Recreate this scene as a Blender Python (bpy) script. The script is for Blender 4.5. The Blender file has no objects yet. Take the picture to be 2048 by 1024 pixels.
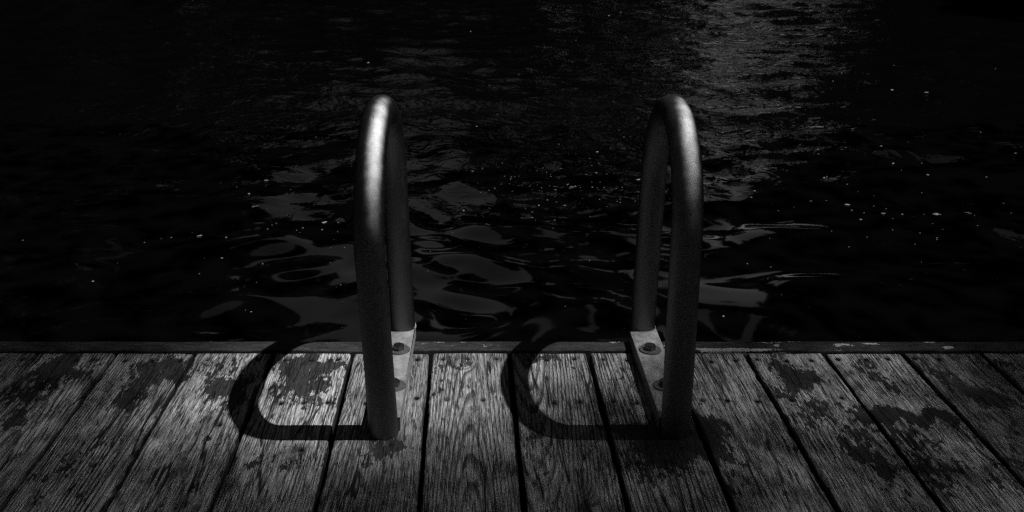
import bpy, bmesh, math, random
import numpy as np
from mathutils import Vector, Matrix

random.seed(7)
rng = np.random.default_rng(11)
sc = bpy.context.scene
col = sc.collection

# ------------------------------------------------------------------ camera
FPX, PITCH, CAMH, CX = 1913.0, math.radians(21.17), 0.811, 933.0
cam_d = bpy.data.cameras.new("camera")
cam_d.sensor_width = 36.0
cam_d.lens = 36.0 * FPX / 2048.0
cam_d.shift_x = (1024.0 - CX) / 2048.0
cam_d.clip_start = 0.02
cam_d.clip_end = 500.0
cam_d.dof.use_dof = True
cam_d.dof.focus_distance = 1.56
cam_d.dof.aperture_fstop = 16.0
cam = bpy.data.objects.new("camera", cam_d)
cam.location = (0, 0, CAMH)
cam.rotation_euler = (math.pi / 2 - PITCH, 0, 0)
col.objects.link(cam)
sc.camera = cam

# ------------------------------------------------------------------ sky, sun, exposure
SUN_EL = math.radians(63.0)
SUN_DIR = Vector((math.cos(SUN_EL), 0.0, math.sin(SUN_EL)))      # towards the sun, from the right
w = bpy.data.worlds.new("World")
sc.world = w
w.use_nodes = True
nt = w.node_tree
nt.nodes.clear()
sky = nt.nodes.new("ShaderNodeTexSky")
sky.sky_type = 'NISHITA'
sky.sun_disc = False
sky.sun_elevation = SUN_EL
sky.sun_rotation = math.radians(90)
sky.dust_density = 0.4
sky.altitude = 600
bw = nt.nodes.new("ShaderNodeRGBToBW")
bg = nt.nodes.new("ShaderNodeBackground")
bg.inputs['Strength'].default_value = 0.055
wo = nt.nodes.new("ShaderNodeOutputWorld")
nt.links.new(sky.outputs[0], bw.inputs[0])
nt.links.new(bw.outputs[0], bg.inputs['Color'])
nt.links.new(bg.outputs[0], wo.inputs['Surface'])

sun_d = bpy.data.lights.new("sun", 'SUN')
sun_d.energy = 5.0
sun_d.angle = math.radians(0.53)
sun_d.color = (1.0, 1.0, 1.0)                                   # black and white photograph
sun = bpy.data.objects.new("sun", sun_d)
sun.rotation_euler = SUN_DIR.to_track_quat('Z', 'Y').to_euler()
sun.location = SUN_DIR * 20
col.objects.link(sun)

sc.view_settings.view_transform = 'Standard'
sc.view_settings.look = 'None'
sc.view_settings.exposure = 0.0
sc.view_settings.gamma = 1.0
sc.view_settings.use_curve_mapping = False
sc.cycles.max_bounces = 6
sc.cycles.use_denoising = False            # the little grain left suits the grainy photograph
sc.cycles.use_adaptive_sampling = False
sc.cycles.sample_clamp_indirect = 0.05
sc.cycles.filter_width = 1.35

# ------------------------------------------------------------------ helpers
def gp(px, py, z=0.0):
    """where the ray of a photo point meets the level z"""
    u, v = (px - CX) / FPX, (py - 512.0) / FPX
    c, s = math.cos(PITCH), math.sin(PITCH)
    dy, dz = c - v * s, -s - v * c
    t = (z - CAMH) / dz
    return (u * t, dy * t)

def tag(o, label=None, cat=None, group=None, kind=None):
    if label: o['label'] = label
    if cat: o['category'] = cat
    if group: o['group'] = group
    if kind: o['kind'] = kind
    return o

def empty(name, loc=(0, 0, 0)):
    o = bpy.data.objects.new(name, None)
    o.empty_display_size = 0.1
    o.location = loc
    col.objects.link(o)
    return o

def link(name, me, mat, parent=None, loc=(0, 0, 0)):
    if mat is not None and not me.materials:
        me.materials.append(mat)
    o = bpy.data.objects.new(name, me)
    o.location = loc
    if parent: o.parent = parent
    col.objects.link(o)
    return o

def np_mesh(name, co, quads, smooth=True):
    me = bpy.data.meshes.new(name)
    n, m = len(co), len(quads)
    k = quads.shape[1]
    me.vertices.add(n)
    me.vertices.foreach_set("co", np.ascontiguousarray(co, dtype=np.float32).ravel())
    me.loops.add(m * k)
    me.loops.foreach_set("vertex_index", np.ascontiguousarray(quads, dtype=np.int32).ravel())
    me.polygons.add(m)
    me.polygons.foreach_set("loop_start", np.arange(0, m * k, k, dtype=np.int32))
    me.update(calc_edges=True)
    me.polygons.foreach_set("use_smooth", np.full(m, smooth, dtype=bool))
    me.validate()
    return me

def fattr(me, name, vals):
    a = me.attributes.new(name, 'FLOAT', 'POINT')
    a.data.foreach_set("value", np.ascontiguousarray(vals, dtype=np.float32))

def bm_mesh(name, bm, smooth=False):
    me = bpy.data.meshes.new(name)
    bm.normal_update()
    bm.to_mesh(me)
    bm.free()
    if smooth:
        me.polygons.foreach_set("use_smooth", [True] * len(me.polygons))
    return me

def box_bm(bm, x0, x1, y0, y1, z0, z1):
    vs = [bm.verts.new(p) for p in ((x0,y0,z0),(x1,y0,z0),(x1,y1,z0),(x0,y1,z0),(x0,y0,z1),(x1,y0,z1),(x1,y1,z1),(x0,y1,z1))]
    for f in ((3,2,1,0),(4,5,6,7),(0,1,5,4),(1,2,6,5),(2,3,7,6),(3,0,4,7)):
        bm.faces.new([vs[i] for i in f])

_tabs = {}
def vnoise(x, y, seed):
    """smooth value noise, about -1..1"""
    if seed not in _tabs:
        _tabs[seed] = np.random.default_rng(seed).uniform(-1, 1, (256, 256))
    T = _tabs[seed]
    xi, yi = np.floor(x).astype(int), np.floor(y).astype(int)
    fx, fy = x - xi, y - yi
    fx, fy = fx*fx*(3-2*fx), fy*fy*(3-2*fy)
    a, b = T[xi % 256, yi % 256], T[(xi+1) % 256, yi % 256]
    c, d = T[xi % 256, (yi+1) % 256], T[(xi+1) % 256, (yi+1) % 256]
    return (a*(1-fx)+b*fx)*(1-fy) + (c*(1-fx)+d*fx)*fy

def fbm(x, y, seed, octv=3):
    s, a = 0, 1.0
    for o in range(octv):
        s = s + a * vnoise(x * 2**o + 17.3*o, y * 2**o + 5.1*o, seed + o)
        a *= 0.5
    return s

class NB:
    """small node builder"""
    def __init__(self, name):
        self.m = bpy.data.materials.new(name)
        self.m.use_nodes = True
        self.t = self.m.node_tree
        self.t.nodes.clear()
        self.out = self.t.nodes.new("ShaderNodeOutputMaterial")
        self.b = self.t.nodes.new("ShaderNodeBsdfPrincipled")
        self.t.links.new(self.b.outputs[0], self.out.inputs['Surface'])
    def n(self, typ, **kw):
        nd = self.t.nodes.new(typ)
        for k, v in kw.items(): setattr(nd, k, v)
        return nd
    def put(self, sock, v):
        if hasattr(v, 'is_output') or isinstance(v, bpy.types.NodeSocket): self.t.links.new(v, sock)
        elif v is not None: sock.default_value = v
    def math(self, op, a, b=None, c=None, clamp=False):
        nd = self.n("ShaderNodeMath", operation=op, use_clamp=clamp)
        self.put(nd.inputs[0], a)
        if b is not None: self.put(nd.inputs[1], b)
        if c is not None: self.put(nd.inputs[2], c)
        return nd.outputs[0]
    def add(self, a, b): return self.math('ADD', a, b)
    def mul(self, a, b): return self.math('MULTIPLY', a, b)
    def ramp(self, v, a, b, lo=0.0, hi=1.0, smooth=True):
        nd = self.n("ShaderNodeMapRange", interpolation_type='SMOOTHSTEP' if smooth else 'LINEAR')
        self.put(nd.inputs[0], v)
        for i, q in enumerate((a, b, lo, hi)): self.put(nd.inputs[i+1], q)
        return nd.outputs[0]
    def mix(self, f, a, b):
        nd = self.n("ShaderNodeMix", data_type='FLOAT')
        self.put(nd.inputs[0], f); self.put(nd.inputs[2], a); self.put(nd.inputs[3], b)
        return nd.outputs[0]
    def obj(self):
        return self.n("ShaderNodeTexCoord").outputs['Object']
    def attr(self, name):
        return self.n("ShaderNodeAttribute", attribute_name=name).outputs['Fac']
    def scale(self, vec, s, off=None):
        nd = self.n("ShaderNodeVectorMath", operation='MULTIPLY')
        self.put(nd.inputs[0], vec); nd.inputs[1].default_value = s
        o = nd.outputs[0]
        if off is not None:
            ad = self.n("ShaderNodeVectorMath", operation='ADD')
            self.put(ad.inputs[0], o); self.put(ad.inputs[1], off)
            o = ad.outputs[0]
        return o
    def noise(self, vec, scale=1.0, detail=3.0, rough=0.5, dist=0.0):
        nd = self.n("ShaderNodeTexNoise")
        self.put(nd.inputs['Vector'], vec)
        nd.inputs['Scale'].default_value = scale
        nd.inputs['Detail'].default_value = detail
        nd.inputs['Roughness'].default_value = rough
        nd.inputs['Distortion'].default_value = dist
        return nd.outputs[0]
    def gray(self, v):
        nd = self.n("ShaderNodeCombineColor")
        for i in range(3): self.put(nd.inputs[i], v)
        return nd.outputs[0]
    def bump(self, h, dist, strength=1.0, normal=None):
        nd = self.n("ShaderNodeBump")
        nd.inputs['Strength'].default_value = strength
        nd.inputs['Distance'].default_value = dist
        self.put(nd.inputs['Height'], h)
        if normal is not None: self.put(nd.inputs['Normal'], normal)
        return nd.outputs[0]
    def set(self, **kw):
        names = dict(col='Base Color', rough='Roughness', metal='Metallic', normal='Normal', spec='Specular IOR Level', ior='IOR')
        for k, v in kw.items(): self.put(self.b.inputs[names[k]], v)
        return self.m

# ------------------------------------------------------------------ materials
def wood_material():
    B = NB("weathered_wood")
    o = B.obj()
    seed = B.attr("seed")
    ring = B.attr("ring")
    paint = B.attr("paint")
    stain = B.attr("stain")
    offv = B.n("ShaderNodeCombineXYZ")
    B.put(offv.inputs[0], B.mul(seed, 13.7)); B.put(offv.inputs[1], B.mul(seed, 7.1)); B.put(offv.inputs[2], seed)
    off = offv.outputs[0]
    # growth rings: sharp dark latewood edge, pale eroded earlywood
    n_w = B.noise(B.scale(o, (70, 2.2, 60), off), 1, 3, 0.55)
    r = B.add(ring, B.mul(B.math('SUBTRACT', n_w, 0.5), 0.5))
    fr = B.math('FRACT', r)
    late = B.mul(B.ramp(fr, 0.50, 0.88), B.ramp(fr, 0.93, 1.0, 1, 0))
    n_var = B.noise(B.scale(o, (30, 2.2, 30), off), 1, 2)
    late = B.mul(late, B.ramp(n_var, 0.30, 0.62, 0.35, 1.0))
    # fibres
    fib = B.noise(B.scale(o, (780, 22, 300), off), 1, 4, 0.8)
    fib2 = B.noise(B.scale(o, (1500, 130, 600), off), 1, 2, 0.6)
    blot = B.noise(B.scale(o, (22, 7, 20), off), 1, 4, 0.6)
    c3 = B.noise(B.scale(o, (230, 8, 60), off), 1, 3, 0.55)
    c3 = B.math('ABSOLUTE', B.math('SUBTRACT', c3, 0.5))
    cw3 = B.noise(B.scale(o, (90, 14, 30), off), 1, 2)
    hair = B.mul(B.ramp(c3, 0.0, 0.034, 0.95, 0), B.ramp(cw3, 0.42, 0.54))
    # checks: long cracks that run with the grain
    c1 = B.noise(B.scale(o, (21, 1.6, 10), off), 1, 3, 0.45, 0.0)
    c1 = B.math('ABSOLUTE', B.math('SUBTRACT', c1, 0.5))
    cw = B.noise(B.scale(o, (40, 4.5, 10), off), 1, 2)
    crack = B.mul(B.ramp(c1, 0.003, 0.0125, 1, 0), B.ramp(cw, 0.44, 0.52))
    c2 = B.noise(B.scale(o, (75, 3.4, 33), off), 1, 3, 0.5, 0.0)
    c2 = B.math('ABSOLUTE', B.math('SUBTRACT', c2, 0.5))
    cw2 = B.noise(B.scale(o, (60, 9, 30), off), 1, 2)
    crack = B.math('MAXIMUM', crack, B.mul(B.ramp(c2, 0.0, 0.018, 0.9, 0), B.ramp(cw2, 0.47, 0.56)))
    crack = B.math('MAXIMUM', crack, hair)
    # what is left of the old dark coating
    e1 = B.noise(B.scale(o, (75, 26, 60), off), 1, 5, 0.68)
    e2 = B.noise(B.scale(o, (330, 60, 200), off), 1, 3, 0.6)
    e3 = B.n("ShaderNodeTexVoronoi", feature='F1', distance='MANHATTAN')
    B.put(e3.inputs['Vector'], B.scale(o, (190, 60, 100), off)); e3.inputs['Scale'].default_value = 1.0
    e3s = B.n("ShaderNodeSeparateColor"); B.put(e3s.inputs[0], e3.outputs['Color'])
    pf = B.add(paint, B.add(B.mul(B.math('SUBTRACT', e1, 0.5), 2.4), B.mul(B.math('SUBTRACT', e2, 0.5), 1.5)))
    pf = B.add(pf, B.mul(B.math('SUBTRACT', e3s.outputs[0], 0.5), 0.85))
    pf = B.math('SUBTRACT', pf, B.mul(late, 0.10))
    pm = B.ramp(pf, 0.48, 0.53)
    # colour
    c = B.ramp(blot, 0.25, 0.75, 0.29, 0.40)
    tone = B.ramp(B.math('FRACT', B.mul(seed, 3.77)), 0, 1, 0.76, 1.16, False)
    c = B.mul(c, tone)
    c = B.mul(c, B.ramp(fib, 0.34, 0.66, 0.35, 1.35))
    c = B.mul(c, B.ramp(fib2, 0.3, 0.7, 0.80, 1.18))
    c = B.mul(c, B.math('SUBTRACT', 1.0, B.mul(late, B.ramp(B.math('FRACT', B.mul(seed, 2.31)), 0, 1, 0.42, 0.85, False))))
    dirt = B.noise(B.scale(o, (38, 16, 30), off), 1, 5, 0.7)
    c = B.mul(c, B.ramp(dirt, 0.54, 0.66, 1.0, 0.62))
    pc = B.mul(B.ramp(e2, 0.3, 0.7, 0.016, 0.036), B.ramp(blot, 0.3, 0.7, 0.75, 1.25))
    c = B.mul(B.math('POWER', B.mul(c, 3.3), 1.45), 0.30)
    c = B.mix(pm, c, pc)
    c = B.mul(c, B.math('SUBTRACT', 1.0, B.mul(crack, 0.93)))
    c = B.mul(c, B.math('SUBTRACT', 1.0, B.mul(stain, 0.9)))
    # relief
    h = B.mul(late, 0.55)
    h = B.math('SUBTRACT', 1.0, h)
    h = B.add(h, B.mul(fib, 0.55))
    h = B.add(h, B.mul(fib2, 0.15))
    h = B.mix(pm, h, B.add(1.25, B.mul(h, 0.22)))
    h = B.math('SUBTRACT', h, B.mul(crack, 2.4))
    nrm = B.bump(h, 0.0010, 1.0)
    rough = B.mix(pm, 0.85, 0.7)
    return B.set(col=B.gray(c), rough=rough, normal=nrm, spec=0.3)

def trim_material():
    B = NB("painted_edge_board")
    o = B.obj()
    chip = B.attr("chip")
    e1 = B.noise(B.scale(o, (34, 150, 120)), 1, 5, 0.7)
    e2 = B.noise(B.scale(o, (240, 700, 500)), 1, 3, 0.6)
    k = B.add(chip, B.add(B.mul(B.math('SUBTRACT', e1, 0.5), 2.6), B.mul(B.math('SUBTRACT', e2, 0.5), 1.3)))
    k = B.ramp(k, 0.50, 0.56)
    c = B.mix(k, B.mul(B.ramp(e2, 0.3, 0.7, 0.010, 0.038), B.ramp(e1, 0.3, 0.7, 0.5, 1.7)), B.ramp(e2, 0.3, 0.7, 0.22, 0.50))
    h = B.math('SUBTRACT', B.mul(e2, 0.4), k)
    return B.set(col=B.gray(c), rough=0.75, normal=B.bump(h, 0.0009), spec=0.2)

def dark_wood_material():
    B = NB("wet_dark_timber")
    o = B.obj()
    n = B.noise(B.scale(o, (40, 40, 6)), 1, 4, 0.6)
    return B.set(col=B.gray(B.ramp(n, 0.3, 0.7, 0.03, 0.08)), rough=0.7, normal=B.bump(n, 0.003))

def pipe_material():
    B = NB("galvanised_pipe")
    o = B.obj()
    n1 = B.noise(o, 45, 4, 0.65)
    n2 = B.noise(o, 900, 2, 0.6)
    n3 = B.noise(B.scale(o, (420, 420, 14)), 1, 2, 0.5)
    n4 = B.noise(B.scale(o, (60, 60, 9), (3, 1, 2)), 1, 4, 0.7)
    sc1 = B.ramp(B.noise(B.scale(o, (260, 60, 30)), 1, 3), 0.70, 0.73)
    c = B.mul(B.ramp(n1, 0.3, 0.7, 0.38, 0.50), B.ramp(n4, 0.35, 0.65, 0.80, 1.05))
    c = B.mul(c, B.ramp(n2, 0.25, 0.75, 0.92, 1.06))
    c = B.mul(c, B.math('SUBTRACT', 1.0, B.mul(sc1, 0.55)))
    r = B.add(B.ramp(n1, 0.3, 0.7, 0.55, 0.59), B.mul(n2, 0.08))
    h = B.add(B.mul(n2, 0.12), B.mul(n3, 0.22))
    gl = B.n("ShaderNodeBsdfAnisotropic", distribution='BECKMANN')
    nr = B.bump(h, 0.00012)
    B.put(gl.inputs['Color'], B.gray(c)); B.put(gl.inputs['Roughness'], r); B.put(gl.inputs['Normal'], nr)
    df = B.n("ShaderNodeBsdfDiffuse"); B.put(df.inputs['Color'], B.gray(B.mul(c, 0.5))); B.put(df.inputs['Normal'], nr)
    mx = B.n("ShaderNodeMixShader"); mx.inputs[0].default_value = 0.025
    B.t.links.new(gl.outputs[0], mx.inputs[1]); B.t.links.new(df.outputs[0], mx.inputs[2])
    B.t.links.new(mx.outputs[0], B.out.inputs['Surface'])
    B.t.nodes.remove(B.b)
    return B.m

def plate_material():
    B = NB("galvanised_plate")
    o = B.obj()
    n1 = B.noise(B.scale(o, (70, 50, 70)), 1, 5, 0.65)
    n2 = B.noise(o, 700, 3, 0.6)
    n5 = B.noise(B.scale(o, (28, 22, 28), (4, 4, 4)), 1, 5, 0.7)
    c = B.mul(B.ramp(n1, 0.25, 0.75, 0.32, 0.50), B.ramp(n2, 0.25, 0.75, 0.75, 1.15))
    c = B.mul(c, B.ramp(n5, 0.50, 0.66, 1.0, 0.62))
    return B.set(col=B.gray(c), metal=0.55, rough=B.ramp(n1, 0.3, 0.7, 0.42, 0.55), normal=B.bump(B.add(n2, n1), 0.00015))

def simple(name, v0, v1, rough, metal=0.0, scale=60, bump=0.0004):
    B = NB(name)
    n = B.noise(B.obj(), scale, 4, 0.6)
    return B.set(col=B.gray(B.ramp(n, 0.3, 0.7, v0, v1)), rough=rough, metal=metal, normal=B.bump(n, bump))

def water_material():
    B = NB("dark_lake_water")
    g = B.n("ShaderNodeNewGeometry").outputs['Position']
    sep = B.n("ShaderNodeSeparateXYZ"); B.put(sep.inputs[0], g)
    far = B.ramp(sep.outputs[1], 3.4, 5.8, 0.0, 1.0)
    n1 = B.noise(B.scale(g, (8, 9, 1)), 1, 2, 0.55, 0.8)
    n2 = B.noise(B.scale(g, (30, 34, 1)), 1, 2, 0.5)
    patch = B.ramp(B.noise(B.scale(g, (0.35, 0.6, 1)), 1, 2), 0.38, 0.62, 0.45, 1.0)
    h = B.mul(B.add(n1, B.mul(n2, 0.16)), B.mul(patch, B.mul(far, 1.0)))
    nr = B.bump(h, 0.026, 1.0)
    return B.set(col=(0.0012, 0.0012, 0.0012, 1), rough=0.05, ior=1.333, normal=nr)

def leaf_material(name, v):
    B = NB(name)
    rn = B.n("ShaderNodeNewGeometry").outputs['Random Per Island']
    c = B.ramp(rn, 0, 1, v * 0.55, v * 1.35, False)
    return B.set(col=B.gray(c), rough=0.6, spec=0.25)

M_wood, M_trim, M_dark = wood_material(), trim_material(), dark_wood_material()
M_pipe, M_plate = pipe_material(), plate_material()
M_bolt = simple("dull_bolt_steel", 0.10, 0.22, 0.30, 1.0, 500, 0.0003)
M_washer = simple("zinc_washer", 0.22, 0.36, 0.40, 0.9, 300, 0.0002)
M_nail = simple("rusty_nail", 0.004, 0.010, 0.9, 0.0, 400)
M_nail.node_tree.nodes["Principled BSDF"].inputs["Specular IOR Level"].default_value = 0.05
M_seam = simple("dark_seam", 0.04, 0.08, 0.6, 0.5, 200)
M_water = water_material()
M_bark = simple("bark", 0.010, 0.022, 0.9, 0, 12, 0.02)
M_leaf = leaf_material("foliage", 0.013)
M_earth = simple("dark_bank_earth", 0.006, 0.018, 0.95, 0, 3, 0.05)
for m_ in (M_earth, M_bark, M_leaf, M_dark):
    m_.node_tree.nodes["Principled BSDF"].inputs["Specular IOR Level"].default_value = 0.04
M_fleck = simple("pale_floating_leaf", 0.12, 0.30, 0.6, 0, 300, 0.0002)

# ------------------------------------------------------------------ water
WZ = -0.50
def wave_height(x, y):
    r = np.random.default_rng(5)
    z = np.zeros_like(x)
    warpx = 0.11 * vnoise(x*1.3, y*1.1, 40) + 0.025 * vnoise(x*4, y*3.6, 41)
    warpy = 0.11 * vnoise(x*1.2, y*1.3, 42) + 0.025 * vnoise(x*4, y*3.6, 43)
    X, Y = x + warpx, y + warpy
    for i in range(46):
        lam = 0.14 * (5.0 ** r.random())
        th = r.normal(math.radians(80), math.radians(58))
        k = 2*math.pi/lam
        slope = 0.030 * (lam/0.4)**0.8
        z += slope/k * np.sin(k*(X*math.cos(th)+Y*math.sin(th)) + r.random()*6.28)
    amp = 0.85 + 0.35*vnoise(x*0.5, y*0.45, 44)
    return z*amp

nx, ny = 760, 470
xs = np.linspace(-9.5, 10.5, nx)
ys = 1.64 + (14.0-1.64) * (np.linspace(0, 1, ny)**1.35)
XX, YY = np.meshgrid(xs, ys)
edge = np.minimum(np.minimum(XX-xs[0], xs[-1]-XX)/1.0, (14.0-YY)/1.0).clip(0, 1)
ZZ = wave_height(XX, YY) * edge
idx = np.arange(nx*ny).reshape(ny, nx)
q = np.stack([idx[:-1,:-1], idx[:-1,1:], idx[1:,1:], idx[1:,:-1]], -1).reshape(-1, 4)
co1 = np.stack([XX, YY, ZZ+WZ], -1).reshape(-1, 3)
# calm sheet round about, welded round the wavy part and on under the dock
out = [(-60,-40),(-9.5,-40),(10.5,-40),(60,-40),(-60,1.64),(-9.5,1.64),(10.5,1.64),(60,1.64),
       (-60,14.0),(-9.5,14.0),(10.5,14.0),(60,14.0),(-60,60),(-9.5,60),(10.5,60),(60,60)]
base = len(co1)
co2 = np.array([(a, b, WZ) for a, b in out])
cells = [(r, c) for r in range(3) for c in range(3) if not (r == 1 and c == 1)]
q2 = np.array([[base+r*4+c, base+r*4+c+1, base+(r+1)*4+c+1, base+(r+1)*4+c] for r, c in cells])
wm = np_mesh("water", np.vstack([co1, co2]), np.vstack([q, q2]))
water = link("water", wm, M_water)
tag(water, "dark rippled lake water beyond the dock", kind='structure')

# ------------------------------------------------------------------ shore
gx, gy = np.meshgrid(np.linspace(-70, 70, 141), np.linspace(-60, 80, 141))
d = np.sqrt(((gx-1)/15.0)**2 + ((gy-6.5)/12.0)**2)
gz = -1.5 + 1.9*np.clip((d-0.95)/0.15, 0, 1)**1.2 + 0.9*np.clip(d-1.1, 0, 4) + 0.15*fbm(gx*0.4, gy*0.4, 60)
ga = np.degrees(np.arctan2(gx, gy)); gd = np.hypot(gx, gy)
gz = gz - 0.5*np.clip((gd-20)/10, 0, 1)*np.clip((gd-20)/8, 0, 1)
gz = gz + 13*np.clip((gd-26)/14, 0, 1)*np.clip(np.maximum((-14-ga)/5, (ga-24)/5), 0, 1)
idx = np.arange(141*141).reshape(141, 141)
q = np.stack([idx[:-1,:-1], idx[:-1,1:], idx[1:,1:], idx[1:,:-1]], -1).reshape(-1, 4)
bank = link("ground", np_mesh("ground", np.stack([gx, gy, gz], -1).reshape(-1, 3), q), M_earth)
tag(bank, "dark wooded bank round the lake", kind='structure')

# ------------------------------------------------------------------ trees round the lake (seen as dark reflections)
def tube(bm, pts, rads, seg=8):
    rings = []
    pts = [Vector(p) for p in pts]
    for i, p in enumerate(pts):
        t = (pts[min(i+1, len(pts)-1)] - pts[max(i-1, 0)]).normalized()
        a = t.cross(Vector((0, 1, 0.13))).normalized()
        b = t.cross(a).normalized()
        rings.append([bm.verts.new(p + (a*math.cos(j*2*math.pi/seg) + b*math.sin(j*2*math.pi/seg))*rads[i]) for j in range(seg)])
    for r0, r1 in zip(rings, rings[1:]):
        for j in range(seg):
            bm.faces.new((r0[j], r0[(j+1) % seg], r1[(j+1) % seg], r1[j]))
    bm.faces.new(rings[0]); bm.faces.new(list(reversed(rings[-1])))

def leaf_mesh(name, cen, size, r):
    n = len(cen)
    a = r.normal(size=(n, 3)); a /= np.linalg.norm(a, axis=1)[:, None]
    b = r.normal(size=(n, 3)); b -= a*(a*b).sum(1)[:, None]; b /= np.linalg.norm(b, axis=1)[:, None]
    s = (size * r.uniform(0.7, 1.3, n))[:, None]
    p = np.stack([cen-a*s, cen-b*s*0.5+a*s*0.05, cen+a*s, cen+b*s*0.5+a*s*0.05], 1).reshape(-1, 3)
    return np_mesh(name, p, np.arange(4*n).reshape(n, 4), smooth=False)

tree_meshes = []
for v in range(3):
    r = np.random.default_rng(100+v)
    H = 10.0
    bm = bmesh.new()
    tube(bm, [(0,0,-0.5),(0.1,0.05,2),(0.05,-0.1,5),(0.25,0.1,H*0.85)], [0.28,0.22,0.15,0.04])
    lobes = []
    for k in range(17):
        an, hh = r.uniform(0, 6.28), (0.5 + 0.25*k if k < 5 else r.uniform(1.8, H*0.88))
        rr = r.uniform(0.6, 2.0) * (1.15 - abs(hh/H-0.45))
        tip = (math.cos(an)*rr*1.2, math.sin(an)*rr*1.2, hh+0.5)
        tube(bm, [(0.05,0,max(0.1,hh-0.7)),(tip[0]*0.5,tip[1]*0.5,hh),tip], [0.08,0.05,0.02], 5)
        lobes.append((tip, r.uniform(0.8, 1.5)))
    lobes.append(((0.2,0.1,H*0.9), 1.0))
    cen = []
    for tip, rad in lobes:
        m = int(340*rad**2)
        dr = r.normal(size=(m, 3)); dr /= np.linalg.norm(dr, axis=1)[:, None]
        cen.append(np.array(tip) + dr * (rad * r.uniform(0.3, 1.0, m)**0.6)[:, None] * np.array([1, 1, 0.8]))
    cen = np.vstack(cen)
    tree_meshes.append((bm_mesh("trunk", bm, True), leaf_mesh("crown", cen, 0.24, r)))
def tree(x, y, s, wd, v, a, label, group):
    t = empty("broadleaf_tree", (x, y, 0.2))
    t.scale = (wd, wd, s); t.rotation_euler.z = a
    tag(t, label, "tree", group)
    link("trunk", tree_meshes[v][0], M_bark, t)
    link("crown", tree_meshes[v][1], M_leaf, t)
LB = "leafy tree on the wooded bank, mirrored darkly in the lake"
r = np.random.default_rng(3)
# azimuth (degrees right of the board direction), distance, height
ring = []
for az in (-108,-96,-84,-74,-64,-55,-47,-40,-36,-31,-27,-22.5, 4.2, 6.8, 9.4, 11.4, 22.6, 28.5,34,40,45,50,55,63,72,82,92):
    a = az + r.uniform(-1, 1)*(abs(az) > 20)
    h = (19.0 if az < -30 else 17.0) if az < -12 else (14.0 if az < 12 else 12.0)
    ring.append((a, r.uniform(18.5, 20.5), h*r.uniform(0.95, 1.12)))
for az in (-50,-39,-33,-28,-25,-21.5, 30.5, 37, 42, 47):    # second row
    ring.append((az, r.uniform(23, 25), (23 if az < -30 else 17)*r.uniform(0.95, 1.1)))
for az, h in ((-13,9.5),(-10.2,5.0),(-7.4,3.4),(-4.6,4.6),(-2.0,3.0),(0.8,5.5),(2.6,7.5),(23,3.6)):   # low growth in the gaps
    ring.append((az, r.uniform(18.5, 20), h))
for az in range(102, 255, 11):                                    # wood behind the dock
    ring.append((az + r.uniform(-3, 3), r.uniform(8.5, 11) + (4.5 if az < 145 else 0), r.uniform(11, 14)))
for i, (a, dd, h) in enumerate(ring):
    r = np.random.default_rng(900+int(a*10+2000))
    ar = math.radians(a)
    x, y = dd*math.sin(ar), 6*0 + dd*math.cos(ar)
    wd = min(1.4, max(0.9, h/10.0))*r.uniform(0.95, 1.15)
    if 3 < a < 12 or 22 < a < 23: wd = 0.38
    if -26 < a < -19 or 28 < a < 36: wd = 0.95
    if h < 8.5: wd = 0.5
    tree(x, y, h/10.0, wd, i % 3, r.uniform(0, 6), LB, "trees round the lake")

# ------------------------------------------------------------------ dock
dock = empty("wooden_dock", (0, 1.6, 0))
tag(dock, "weathered plank dock along the water with flaking dark coating and a painted edge board", "dock")
DY = 1.6
def dlink(name, me, mat, parent=dock, loc=(0, 0, 0)):
    return link(name, me, mat, parent, (loc[0], loc[1]-DY, loc[2]) if parent is dock else loc)

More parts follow.
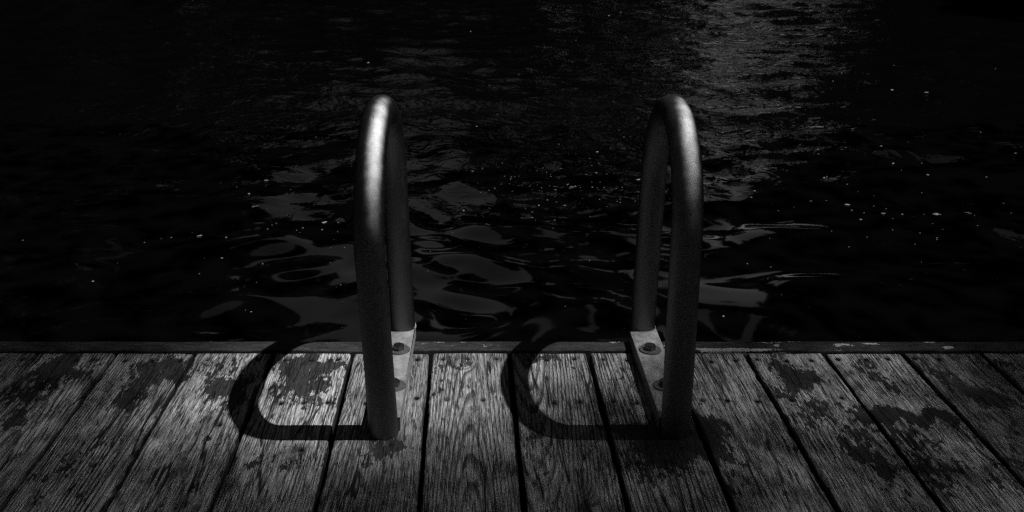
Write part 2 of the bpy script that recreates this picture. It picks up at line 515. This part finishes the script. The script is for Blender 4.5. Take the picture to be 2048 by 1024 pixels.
# leftovers of coating: photo x, y, half width (m), half length (m), strength
PATCH = [(150,712,.03,.03,1.0),(112,738,.042,.045,1.25),(70,775,.040,.055,1.25),(36,830,.035,.035,1.1),(165,745,.03,.03,.9),
 (330,716,.05,.014,.7),(310,738,.05,.05,1.25),(345,750,.035,.035,1.2),(268,785,.035,.05,1.15),(245,812,.022,.03,.9),(200,900,.06,.05,.35),
 (415,742,.05,.03,.55),(440,775,.03,.035,.95),(455,790,.03,.05,.75),(480,765,.03,.07,.75),(425,725,.06,.02,.45),
 (600,722,.045,.03,1.0),(585,760,.035,.075,1.25),(640,740,.025,.05,1.05),(625,790,.030,.04,.8),(672,730,.02,.05,.8),(560,830,.04,.02,.5),(690,790,.018,.05,.6),
 (560,900,.07,.022,.45),(520,925,.05,.02,.4),(610,925,.06,.02,.45),(410,880,.014,.05,.5),(395,975,.02,.03,.45),(318,975,.015,.02,.7),
 (745,868,.04,.02,.8),(790,890,.026,.025,1.15),(745,905,.03,.03,.8),(690,880,.03,.04,.45),(820,790,.012,.12,.2),
 (935,722,.014,.014,.75),(872,770,.012,.08,.45),(900,730,.03,.02,.4),(870,850,.010,.06,.3),
 (1070,715,.045,.012,1.35),(1045,738,.02,.03,.5),(1120,735,.05,.012,.35),(1060,850,.03,.10,.25),
 (1240,735,.02,.03,.55),(1262,780,.012,.05,.6),(1245,850,.02,.04,.45),(1175,905,.01,.012,.9),
 (1345,868,.075,.032,1.5),(1330,905,.065,.035,1.15),(1300,940,.07,.04,.55),(1385,900,.05,.04,.9),(1405,850,.035,.030,1.1),(1290,860,.05,.02,.8),
 (1420,750,.02,.06,.25),(1560,735,.02,.04,.5),(1595,750,.045,.045,1.1),(1625,765,.035,.035,1.0),(1570,785,.03,.03,.65),(1640,815,.05,.022,1.1),(1622,838,.04,.02,.8),(1700,862,.03,.02,.8),(1720,905,.032,.03,1.1),(1755,930,.03,.016,.9),(1610,900,.05,.06,.3),
 (1735,735,.03,.05,.9),(1778,770,.028,.04,.85),(1760,820,.05,.018,1.05),(1745,835,.04,.02,1.0),(1835,832,.05,.024,1.35),(1885,838,.03,.022,1.25),(1800,870,.05,.03,.8),(1850,905,.05,.05,.55),(1905,935,.05,.03,.65),(1880,960,.05,.04,.5),
 (1870,735,.03,.04,.6),(1920,760,.04,.04,.65),(1950,785,.05,.03,.95),(1990,800,.04,.035,.9),(2020,860,.05,.05,.7),(1985,730,.06,.03,.6),(2030,920,.04,.04,.8),
 (640,990,.04,.04,.3),(930,960,.03,.04,.2),(1120,960,.04,.05,.25),(1450,950,.05,.06,.35),(60,950,.06,.05,.3)]
PG = [(gp(a, b), rx, ry, s) for a, b, rx, ry, s in PATCH]
# knots: photo x, y, radius
KNOT = [(442,771,.012),(345,722,.008),(932,730,.007),(1648,817,.015),(1770,812,.012),(1893,833,.013),(1965,775,.010),(1168,1016,.013),(1345,850,.008),(575,905,.006)]
KG = [(gp(a, b), rr) for a, b, rr in KNOT]
NAIL = [(44,720),(152,722),(195,721),(250,722),(305,722),(360,722),(415,720),(468,720),(516,720),(570,720),(623,721),(676,719),(733,720),
 (835,719),(886,719),(937,719),(993,718),(1093,720),(1148,718),(1206,719),(1253,721),(1423,724),(1471,721),(1514,719),(1574,722),(1623,721),
 (1676,718),(1733,719),(1775,718),(1829,717),(1879,718),(562,807),(608,806),(655,805),(732,807),(834,796),(894,800),(966,800),(1109,806),
 (1160,805),(1227,803),(1274,806),(1405,802),(1455,801),(1515,803),(1583,800),(1684,796),(603,900),(440,850)]
NG = [gp(a, b, -0.001) for a, b in NAIL]
SMUDGE = [(1345,875,.07,.045,.8),(1300,900,.06,.05,.45),(772,878,.035,.014,.6),(1410,860,.04,.03,.5),(1165,1020,.016,.02,1.0),(1168,985,.004,.05,.8),(1545,725,.012,.012,.6),(540,716,.02,.02,.45),(1640,818,.02,.01,.7)]
SG = [(gp(a, b), rx, ry, s) for a, b, rx, ry, s in SMUDGE]

PITCHX, X0, YE = 0.1462, -0.0662, 1.5950
CAPS = []
def plank_mesh(k):
    r = np.random.default_rng(500+k)
    gapL = 0.0034 if k <= -3 else 0.0041
    gapR = 0.0034 if k+1 <= -3 else 0.0041
    if k in (0,): gapL = 0.0035
    xa, xb = X0 + k*PITCHX + gapL, X0 + (k+1)*PITCHX - gapR
    wid = xb - xa
    rd = 0.0035
    # cross section: underside, rounded arris, top, rounded arris, underside
    t = np.linspace(rd, wid-rd, 54)
    ang = np.linspace(0, math.pi/2, 5)[:-1]
    px = np.concatenate([[0.002, 0, 0], rd-rd*np.cos(ang), t, wid-rd+rd*np.sin(np.pi/2-ang[::-1])*1.0, [wid, wid, wid-0.002]])
    pz = np.concatenate([[-0.038, -0.036, -rd-0.006], -rd+rd*np.sin(ang), np.zeros(54), -rd+rd*np.cos(np.pi/2-ang[::-1]), [-rd-0.006, -0.036, -0.038]])
    yend = YE - abs(r.normal(0, 0.0008))
    yy = np.concatenate([[-1.6, -1.0, -0.4, 0.2, 0.5, 0.7, 0.85], np.arange(0.95, yend-0.008, 0.0052), [yend-0.003, yend-0.0008, yend]])
    dz_end = np.zeros(len(yy)); dz_end[-1] = -0.003; dz_end[-2] = -0.0008
    PX, PY = np.meshgrid(px, yy)
    PZ = np.tile(pz, (len(yy), 1)) + np.where(np.tile(pz, (len(yy), 1)) > -0.01, dz_end[:, None], 0)
    top = PZ > -0.0045
    u = PX/wid - 0.5
    WX = PX + xa
    # ragged arrises and a slightly wandering edge
    eL = 0.0010*fbm(WX*0+k*3.1, PY*14, 200+k, 4) + 0.0006*vnoise(WX*0+1.7, PY*120, 230+k)
    eR = 0.0010*fbm(WX*0+k*1.9, PY*14, 260+k, 4) + 0.0006*vnoise(WX*0+2.7, PY*120, 290+k)
    wL, wR = np.exp(-PX/0.012), np.exp(-(wid-PX)/0.012)
    WX = WX + eL*wL + eR*wR
    cup = r.uniform(-0.0015, 0.0005)
    h = cup*(1-4*u*u)*0.6 + r.uniform(-0.0008, 0.0008) + 0.0006*fbm(WX*25, PY*3, 300+k, 3)
    chipL = np.clip(fbm(WX*0+k*5.3, PY*22, 320+k, 3)-0.45, 0, 1)*0.006*np.exp(-PX/0.005)
    chipR = np.clip(fbm(WX*0+k*2.3, PY*22, 350+k, 3)-0.45, 0, 1)*0.006*np.exp(-(wid-PX)/0.005)
    h = h - chipL - chipR
    # knots lift the ring field and stand a touch proud
    kn = np.zeros_like(PX); kstain = np.zeros_like(PX)
    for (kx, ky), rr in KG:
        if xa-0.01 < kx < xb+0.01:
            dd = ((WX-kx)/(rr*1.5))**2 + ((PY-ky)/(rr*2.6))**2
            kn += np.exp(-dd)*rr
            kstain += 0.35*np.exp(-(((WX-kx)/(rr*.8))**2 + ((PY-ky)/(rr*1.1))**2))
            h = h + 0.0012*np.exp(-dd)
    # growth rings: distance from a pith that runs a little askew below the board
    pithx = wid*r.uniform(-0.1, 1.1)
    pithz = -r.uniform(0.02, 0.075)
    if k == 0: pithx, pithz = wid*0.52, -0.036
    if k == 1: pithx, pithz = wid*0.15, -0.07
    if k == -1: pithx, pithz = wid*-0.05, -0.05
    tilt = r.uniform(0.018, 0.055)*r.choice([-1, 1])
    if k == 0: tilt = 0.05
    wand = 0.010*fbm(PX*4, PY*1.5, 400+k, 2)
    zz = (-pithz) + tilt*(PY-1.35) + wand*0.4 + kn*1.5
    ringf = np.sqrt((PX-pithx+wand*0.6)**2 + zz**2) / r.uniform(0.0034, 0.0046)
    # nails: a dimple round each head
    nst = np.zeros_like(PX)
    for (nxp, nyp) in NG:
        if xa < nxp < xb:
            dd = ((WX-nxp)/0.0042)**2 + ((PY-nyp)/0.0048)**2
            h = h - 0.0028*np.exp(-dd**1.5)
            nst += 1.6*np.exp(-(((WX-nxp)/0.0048)**2 + ((PY-nyp)/0.0062)**2)) + 0.14*np.exp(-(((WX-nxp)/0.006)**2 + ((PY-nyp)/0.016)**2))
    PZ = np.where(top, PZ + h, PZ)
    paint = np.full_like(PX, -0.26)
    QX = WX + 0.012*fbm(WX*38, PY*24, 81, 3); QY = PY + 0.022*fbm(WX*34, PY*16, 86, 3)
    for (cx, cy), rx, ry, s in PG:
        paint += 1.15*s*np.exp(-(np.abs((QX-cx)/(rx*0.95))**2.6 + np.abs((QY-cy)/(ry*0.95))**2.6))
    paint += 0.30*fbm(WX*18, PY*6, 77, 2)
    paint = np.minimum(paint, 1.25)
    stain = nst + kstain + np.where(PZ < -0.004, 0.93, 0) + 0.5*np.exp(-PX/0.0022) + 0.5*np.exp(-(wid-PX)/0.0022)
    for (cx, cy), rx, ry, s in SG:
        stain += s*np.exp(-(((WX-cx)/rx)**2 + ((PY-cy)/ry)**2))
    ex = (xa+xb)/2
    co = np.stack([WX-ex, PY-DY, PZ], -1).reshape(-1, 3)
    n, m = PX.shape
    idx = np.arange(n*m).reshape(n, m)
    q = np.stack([idx[:-1,:-1], idx[:-1,1:], idx[1:,1:], idx[1:,:-1]], -1).reshape(-1, 4)
    # end grain caps as strips from the middle bottom
    caps = []
    for row in (idx[0], idx[-1]):
        for a in range(m//2):
            b = m-1-a
            if a+1 < b-1: caps.append([row[a], row[a+1], row[b-1], row[b]] if row is idx[0] else [row[b], row[b-1], row[a+1], row[a]])
    me = np_mesh("plank", co, np.vstack([q, np.array(caps)]))
    fattr(me, "seed", np.full(n*m, 1.0+k*1.37+20))
    fattr(me, "ring", ringf.ravel())
    fattr(me, "paint", paint.ravel())
    fattr(me, "stain", np.clip(stain, 0, 1).ravel())
    return me, ex, xa, xb

# nail head, slightly irregular, sunk in its dimple
def nail_mesh(sd):
    r = random.Random(sd)
    bm = bmesh.new()
    n = 10
    ringv = []
    for zz, rr in ((-0.004, 0.0042), (-0.0005, 0.0050), (0.0, 0.0043)):
        ringv.append([bm.verts.new((math.cos(i*2*math.pi/n)*rr*r.uniform(.85, 1.15), math.sin(i*2*math.pi/n)*rr*1.1*r.uniform(.85, 1.15), zz)) for i in range(n)])
    for a, b in zip(ringv, ringv[1:]):
        for i in range(n): bm.faces.new((a[i], a[(i+1) % n], b[(i+1) % n], b[i]))
    bm.faces.new(ringv[-1])
    return bm_mesh("nail", bm, False)
nails = [nail_mesh(i) for i in range(4)]

for k in range(-9, 11):
    me, ex, xa, xb = plank_mesh(k)
    p = dlink("plank", me, M_wood, dock, (ex, DY, 0))
    for i, (nxp, nyp) in enumerate(NG):
        if xa < nxp < xb:
            nl = link("nail", nails[i % 4], M_nail, p, (nxp-ex, nyp-DY, -0.0016))

# edge board (stands on edge, its narrow top shows)
def edge_board():
    x0, x1, ya, yb = -1.62, 1.72, 1.5990, 1.6370
    xs_ = np.arange(x0, x1, 0.006)
    prof = [(ya, -0.20), (ya, -0.003), (ya+0.0008, -0.0008), (ya+0.003, 0.0)] + [(ya+0.003+i*(yb-ya-0.006)/9, 0.0) for i in range(1, 9)] + [(yb-0.003, 0.0), (yb-0.0008, -0.0008), (yb, -0.003), (yb, -0.20)]
    P = np.array(prof)
    SX, SY = np.meshgrid(xs_, P[:, 0], indexing='ij')
    _, SZ = np.meshgrid(xs_, P[:, 1], indexing='ij')
    near = np.exp(-(SY-ya)/0.006)
    SZ = SZ + 0.0035 + np.where(SZ > -0.01, 0.0006*fbm(SX*9, SY*60, 600, 3) - near*0.003*np.clip(fbm(SX*12, SX*0, 610, 3)-0.2, 0, 1), 0)
    SY = SY + np.where(SZ > -0.01, near*0.0012*fbm(SX*20, SX*0, 620, 3), 0)
    chip = np.full_like(SX, -0.20)
    # pale bare strips: photo x range, which side (0 near, 1 far), strength
    for a, b, side, s in ((1385,1500,0,1.25),(1500,1580,0,.9),(840,930,1,.55),(900,1010,.5,.35),(1425,1465,1,.35),(1665,1710,.6,1.2),(1725,1770,.75,1.1),(1655,1700,0,.7),
                          (1760,1790,.1,.6),(1850,1885,1,1.0),(1880,1905,.3,1.05),(1800,1900,0,.5),(1440,1640,1,.55),(1545,1560,.5,1.0),(330,380,.3,.35),(100,112,1,.8),(600,640,.1,.5),(1215,1250,1,.9),(1262,1290,1,.9),(1322,1345,.5,.8)):
        xa_, xb_ = gp(a, 695)[0], gp(b, 695)[0]
        c, hw = (xa_+xb_)/2, (xb_-xa_)/2
        yc = ya + 0.004 + side*(yb-ya-0.008)
        chip += 1.1*s*np.exp(-np.abs((SX-c)/hw)**4 - ((SY-yc)/0.0065)**2)
    chip += 0.18*fbm(SX*5, SY*40, 630, 2)
    co = np.stack([SX, SY-DY, SZ], -1).reshape(-1, 3)
    n, m = SX.shape
    idx = np.arange(n*m).reshape(n, m)
    q = np.stack([idx[:-1,:-1], idx[1:,:-1], idx[1:,1:], idx[:-1,1:]], -1).reshape(-1, 4)
    me = np_mesh("edge_board", co, q)
    fattr(me, "chip", chip.ravel())
    return me
eb = dlink("edge_board", edge_board(), M_trim, dock, (0, DY, 0))
eb['label'] = "dark painted edge board with pale flaked strips"

for (y0, y1) in ((1.545, 1.583), (1.385, 1.423), (0.9, 0.938), (0.3, 0.338), (-0.4, -0.362), (-1.2, -1.162)):
    bm = bmesh.new(); box_bm(bm, -1.6, 1.7, y0-DY, y1-DY, -0.20, -0.0395)
    dlink("joist", bm_mesh("joist", bm), M_dark, dock, (0, DY, 0))
for x in (-1.3, 0.95):
    for y in (1.48, -0.8):
        bm = bmesh.new()
        tube(bm, [(x, y-DY, -1.9), (x, y-DY, -0.6), (x, y-DY, -0.2005)], [0.075, 0.072, 0.070], 12)
        dlink("dock_post", bm_mesh("dock_post", bm, True), M_dark, dock, (0, DY, 0))

# ------------------------------------------------------------------ handrails
PR, ZB, RB = 0.0230, 0.310, 0.1695
YF, YB = 1.317, 1.656
def pipe_path(xf, xft, xb, xbt):
    pts = []
    for z in np.linspace(-0.0005, ZB, 14)[:-1]:
        pts.append(Vector((xf + (xft-xf)*z/ZB, YF, z)))
    yc = (YF+YB)/2
    for t in np.linspace(0, math.pi, 33):
        s = t/math.pi
        wgt = (s*s*(3-2*s))*0.9 + 0.1*s
        wgt = wgt**1.25
        pts.append(Vector((xft + (xbt-xft)*wgt, yc-RB*math.cos(t), ZB+RB*math.sin(t))))
    for z in np.linspace(ZB, -1.25, 40)[1:]:
        pts.append(Vector((xb + (xbt-xb)*max(z, 0)/ZB, YB, z)))
    return pts
def pipe_mesh(path, seg=32):
    n = len(path)
    verts = []
    for i, p in enumerate(path):
        t = (path[min(i+1, n-1)]-path[max(i-1, 0)]).normalized()
        a = Vector((1, 0, 0)); a = (a - t*a.dot(t)).normalized()
        b = t.cross(a)
        for j in range(seg):
            an = j*2*math.pi/seg
            verts.append(p + (a*math.cos(an)+b*math.sin(an))*PR)
    co = np.array(verts)
    idx = np.arange(n*seg).reshape(n, seg)
    q = np.stack([idx[:-1], np.roll(idx, -1, 1)[:-1], np.roll(idx, -1, 1)[1:], idx[1:]], -1).reshape(-1, 4)
    return np_mesh("pipe", co, q)

def plate_mesh(xl, xr, y0, xc, x_skew):
    """channel plate: flat top 26 mm above the boards, turned down flanges, far end coped round the pipe"""
    pts = [(xl, y0), (xr, y0)]
    pts.append((xr+x_skew, YB+0.004))
    for t in np.linspace(0, math.pi/2, 9):
        pts.append((xc+(PR+0.0006)*math.cos(t), YB-(PR+0.0006)*math.sin(t)))
    pts.append((xl+x_skew, YB-PR-0.0006))
    bm = bmesh.new()
    zt, zb = 0.026, 0.002
    topv = [bm.verts.new((x, y, zt)) for x, y in pts]
    botv = [bm.verts.new((x, y, zb)) for x, y in pts]
    bm.faces.new(topv)
    bm.faces.new(list(reversed(botv)))
    n = len(pts)
    for i in range(n):
        j = (i+1) % n
        bm.faces.new((topv[i], botv[i], botv[j], topv[j]))
    bmesh.ops.recalc_face_normals(bm, faces=bm.faces)
    ed = [e for e in bm.edges if all(abs(v.co.z-zt) < 1e-6 for v in e.verts)]
    bmesh.ops.bevel(bm, geom=ed, offset=0.0012, segments=2, affect='EDGES', profile=0.5)
    return bm_mesh("mounting_plate", bm)

def washer_mesh():
    bm = bmesh.new()
    prof = [(0.0075, 0.0), (0.0200, 0.0), (0.0203, 0.0010), (0.0196, 0.0023), (0.0075, 0.0026)]
    rings = [[bm.verts.new((rr*math.cos(i*2*math.pi/36), rr*math.sin(i*2*math.pi/36), z)) for i in range(36)] for rr, z in prof]
    for a, b in zip(rings, rings[1:]+rings[:1]):
        for i in range(36): bm.faces.new((a[i], a[(i+1) % 36], b[(i+1) % 36], b[i]))
    return bm_mesh("washer", bm)
def hex_mesh():
    bm = bmesh.new()
    R6 = 0.0108
    bot = [bm.verts.new((R6*math.cos(math.radians(60*i)), R6*math.sin(math.radians(60*i)), 0.0)) for i in range(6)]
    top = [bm.verts.new((R6*math.cos(math.radians(60*i)), R6*math.sin(math.radians(60*i)), 0.0085)) for i in range(6)]
    bm.faces.new(top); bm.faces.new(list(reversed(bot)))
    for i in range(6): bm.faces.new((bot[i], bot[(i+1) % 6], top[(i+1) % 6], top[i]))
    bmesh.ops.bevel(bm, geom=[e for e in bm.edges if all(v.co.z > 0.008 for v in e.verts)], offset=0.0012, segments=2, affect='EDGES')
    return bm_mesh("bolt", bm)
MW, MH = washer_mesh(), hex_mesh()

def handrail(xf, xft, xb, xbt, plate, bolts, label):
    t = empty("handrail", (xf, YF, 0))
    tag(t, label, "handrail", "steel grab rails at the dock edge")
    org = Vector((xf, YF, 0))
    pth = [p-org for p in pipe_path(xf, xft, xb, xbt)]
    link("pipe", pipe_mesh(pth), M_pipe, t)
    # fine seam where the bent piece meets the straight leg
    bm = bmesh.new()
    for (za, zb_, rr) in ((0.3440, 0.3452, PR+0.0004),):
        rg = []
        for z in (za, zb_):
            k = (z-ZB)/RB
            yy = (YF+YB)/2 + RB*math.sqrt(1-k*k)
            rg.append([bm.verts.new((xbt-org.x+rr*math.cos(i*2*math.pi/32), yy-org.y+rr*math.sin(i*2*math.pi/32), z)) for i in range(32)])
        for i in range(32): bm.faces.new((rg[0][i], rg[0][(i+1) % 32], rg[1][(i+1) % 32], rg[1][i]))
    link("pipe_seam", bm_mesh("pipe_seam", bm, True), M_seam, t)
    pm = plate_mesh(*plate)
    pm.transform(Matrix.Translation(-org))
    link("mounting_plate", pm, M_plate, t)
    for (bx, by, a) in bolts:
        b = link("bolt", MH, M_bolt, t, (bx-org.x, by-org.y, 0.026+0.0026))
        b.rotation_euler.z = a
        link("washer", MW, M_washer, b, (0, 0, -0.0026)) if not MW.users else None
        if MW.users and not b.children:
            link("washer", MW, M_washer, b, (0, 0, -0.0026))
    return t
bL1, bL2 = gp(798, 699, .027), gp(788, 771, .027)
bR1, bR2 = gp(1300, 699, .027), gp(1330, 771, .027)
handrail(-0.1310, -0.1430, -0.1205, -0.1295, (-0.1575, -0.1055, YF+0.004, -0.1205, 0.008), ((bL1[0], bL1[1], 0.55), (bL2[0], bL2[1], 0.2)),
         "bent steel pipe handrail on the left, its long shadow lying across paint-flecked pale planks")
handrail(0.3320, 0.3230, 0.3365, 0.3360, (0.3060, 0.3575, YF+0.004, 0.3365, 0.0025), ((bR1[0], bR1[1], 0.5), (bR2[0], bR2[1], 0.1)),
         "bent steel pipe handrail on the right, rising from a dark stained patch of planks")

# ------------------------------------------------------------------ flecks floating on the water
def leaf_fleck(sd, ln, wd):
    r = random.Random(sd)
    bm = bmesh.new()
    vs = []
    n = 9
    for i in range(n):
        a = i*2*math.pi/n
        vs.append(bm.verts.new((math.cos(a)*ln*0.62*r.uniform(.65, 1.15), math.sin(a)*wd*0.62*r.uniform(.5, 1.3), r.uniform(0, .0015))))
    c = bm.verts.new((0, 0, 0.003))
    for i in range(n): bm.faces.new((vs[i], vs[(i+1) % n], c))
    return bm_mesh("floating_leaf", bm, True)
def wz(x, y):
    return float(wave_height(np.array([x]), np.array([y]))[0]) + WZ
def place_leaf(px, py, ln, wd, a, label, group=None):
    x, y = gp(px, py, WZ)
    o = link("floating_leaf", leaf_fleck(px, ln, wd), M_fleck, None, (x, y, wz(x, y)+0.002))
    o.rotation_euler.z = a
    tag(o, label, "leaf", group)
GL = "pale bits floating on the lake"
place_leaf(512, 418, .036, .008, .55, "pale slender leaf floating left of the left handrail, nearest its far side", GL)
place_leaf(648, 438, .026, .012, .9, "curled pale leaf floating just left of the left handrail", GL)
place_leaf(400, 471, .022, .006, .8, "thin pale sliver floating alone on black water far left of the left handrail", GL)
place_leaf(1695, 407, .022, .008, -.3, "oval pale leaf floating on grey ripples right of the right handrail", GL)
place_leaf(1767, 427, .018, .013, 0, "roundish pale leaf floating beyond the flaked end of the edge board", GL)
place_leaf(1872, 424, .028, .020, .6, "largest ragged pale leaf floating at the right of the lake", GL)
place_leaf(1935, 431, .030, .009, -.6, "slanting pale leaf floating furthest to the right", GL)
place_leaf(1278, 360, .024, .012, .4, "pale leaf floating right behind the right handrail's far leg", GL)
place_leaf(1278, 386, .022, .016, .1, "bright double leaf floating against the right handrail's far leg", GL)
place_leaf(1144, 377, .018, .010, -.2, "pale leaf floating in the thickest scatter of specks between the handrails", GL)
place_leaf(533, 361, .022, .012, .3, "small ragged pale leaf floating highest left of the left handrail", GL)
place_leaf(1853, 186, .028, .010, 0, "pale streaky leaf floating far out at the upper right", GL)
r = np.random.default_rng(9)
pts = []
for cx_, cy_, sx, sy, n in ((1110,365,90,38,95),(620,440,80,60,26),(1780,420,120,40,34),(320,470,110,60,14),(1500,400,160,60,22),(1300,400,60,40,14),(1000,560,200,70,16),(1650,520,220,70,18),(560,620,200,60,14),(950,120,350,80,16),(1800,270,150,70,12)):
    for _ in range(n):
        a, b = r.normal(cx_, sx), r.normal(cy_, sy)
        if 5 < b < 670: pts.append(gp(a, b, WZ))
pts += [gp(953, 255, WZ), gp(1690, 283, WZ), gp(1761, 301, WZ), gp(1683, 147, WZ), gp(1218, 31, WZ)]*3
P = np.array(pts)
Z = wave_height(P[:, 0], P[:, 1]) + WZ + 0.002
vv, ff = [], []
for (x, y), z in zip(P, Z):
    dist = math.hypot(x, y)
    s = 0.0008*dist/3 * r.choice([0.8, 1, 1, 1.4, 2.4]) + 0.0005
    e = r.uniform(1, 2.2); a = r.uniform(-.6, .6)
    b0 = len(vv)
    for j in range(6):
        t = j*math.pi/3
        dx, dy = math.cos(t)*s*e, math.sin(t)*s*1.6
        vv.append((x+dx*math.cos(a)-dy*math.sin(a), y+dx*math.sin(a)+dy*math.cos(a), z))
    vv.append((x, y, z+s*0.7))
    for j in range(6): ff.append((b0+j, b0+(j+1) % 6, b0+6))
dm = bpy.data.meshes.new("floating_specks")
dm.from_pydata(vv, [], ff)
sp = link("floating_specks", dm, M_fleck)
tag(sp, "fine pale pollen and crumbs scattered over the dark water", "floating debris", kind='stuff')

# ------------------------------------------------------------------ unseen tree added over the dock, its leaves placed to shade the planks
def shade_depth(x, y):
    """how thick to hang leaves towards the sun for the shade wanted here"""
    tr = 0.055 + 0.945*np.exp(-(((x+0.185)/0.325)**2 + ((y-1.51)/0.25)**2)**2)
    tr = tr + 0.65*np.exp(-(((x-0.28)/0.13)**2 + ((y-1.60)/0.11)**2)**1.5)
    tr = tr + 0.08*np.exp(-(((x+0.62)/0.28)**2 + ((y-1.42)/0.26)**2))
    tr = tr + 0.13*np.exp(-(((x-0.56)/0.18)**2 + ((y-1.47)/0.18)**2))
    tr = tr + 0.19*np.exp(-(((x-0.78)/0.16)**2 + ((y-1.56)/0.13)**2))
    far = np.clip((x - (0.905 - (1.6-y)*0.25))/0.03, 0, 1)
    return -np.log(np.clip(tr, 0.02, 1)) + far*1.2
r = np.random.default_rng(21)
N = 150000
cx_, cy_ = r.uniform(-1.7, 2.2, N), r.uniform(0.2, 1.85, N)
s_ = r.uniform(8.0, 12.0, N)
area = (2.2+1.7)*(1.85-0.2)
leaf_a = 0.0165
proj = 2*leaf_a*leaf_a*0.5*0.62*1.03
keep = r.random(N) < shade_depth(cx_, cy_) * area / (N*proj)
cen = np.stack([cx_ + s_*SUN_DIR.x, cy_, s_*SUN_DIR.z], 1)[keep]
# more added leaves that dim the sky, round the opening for the sun
N2 = 26000
c2 = np.stack([r.uniform(-5.5, 8.5, N2), r.uniform(-5.5, 5.5, N2), r.uniform(4.6, 7.4, N2)], 1)
fx_ = c2[:, 0] - c2[:, 2]*SUN_DIR.x/SUN_DIR.z
c2 = c2[~((fx_ > -1.75) & (fx_ < 2.25) & (c2[:, 1] > 0.15) & (c2[:, 1] < 1.9))]
bt = empty("added_shade_tree", (5.2, -3.2, 0.0))
tag(bt, "unseen tree added behind the dock, its leaves placed to shade the planks", "tree")
lm = leaf_mesh("crown", cen - np.array([5.2, -3.2, 0.0]), leaf_a, r)
link("crown", lm, M_leaf, bt)
link("crown", leaf_mesh("crown", c2 - np.array([5.2, -3.2, 0.0]), 0.085, r), M_leaf, bt)
bm = bmesh.new()
tube(bm, [(0,0,-0.6),(-0.1,0.3,1.8),(-0.4,1.2,4.0),(-0.8,2.4,6.6),(-0.6,3.6,9.3)], [0.26,0.22,0.17,0.11,0.04], 10)
link("trunk", bm_mesh("trunk", bm, True), M_bark, bt)
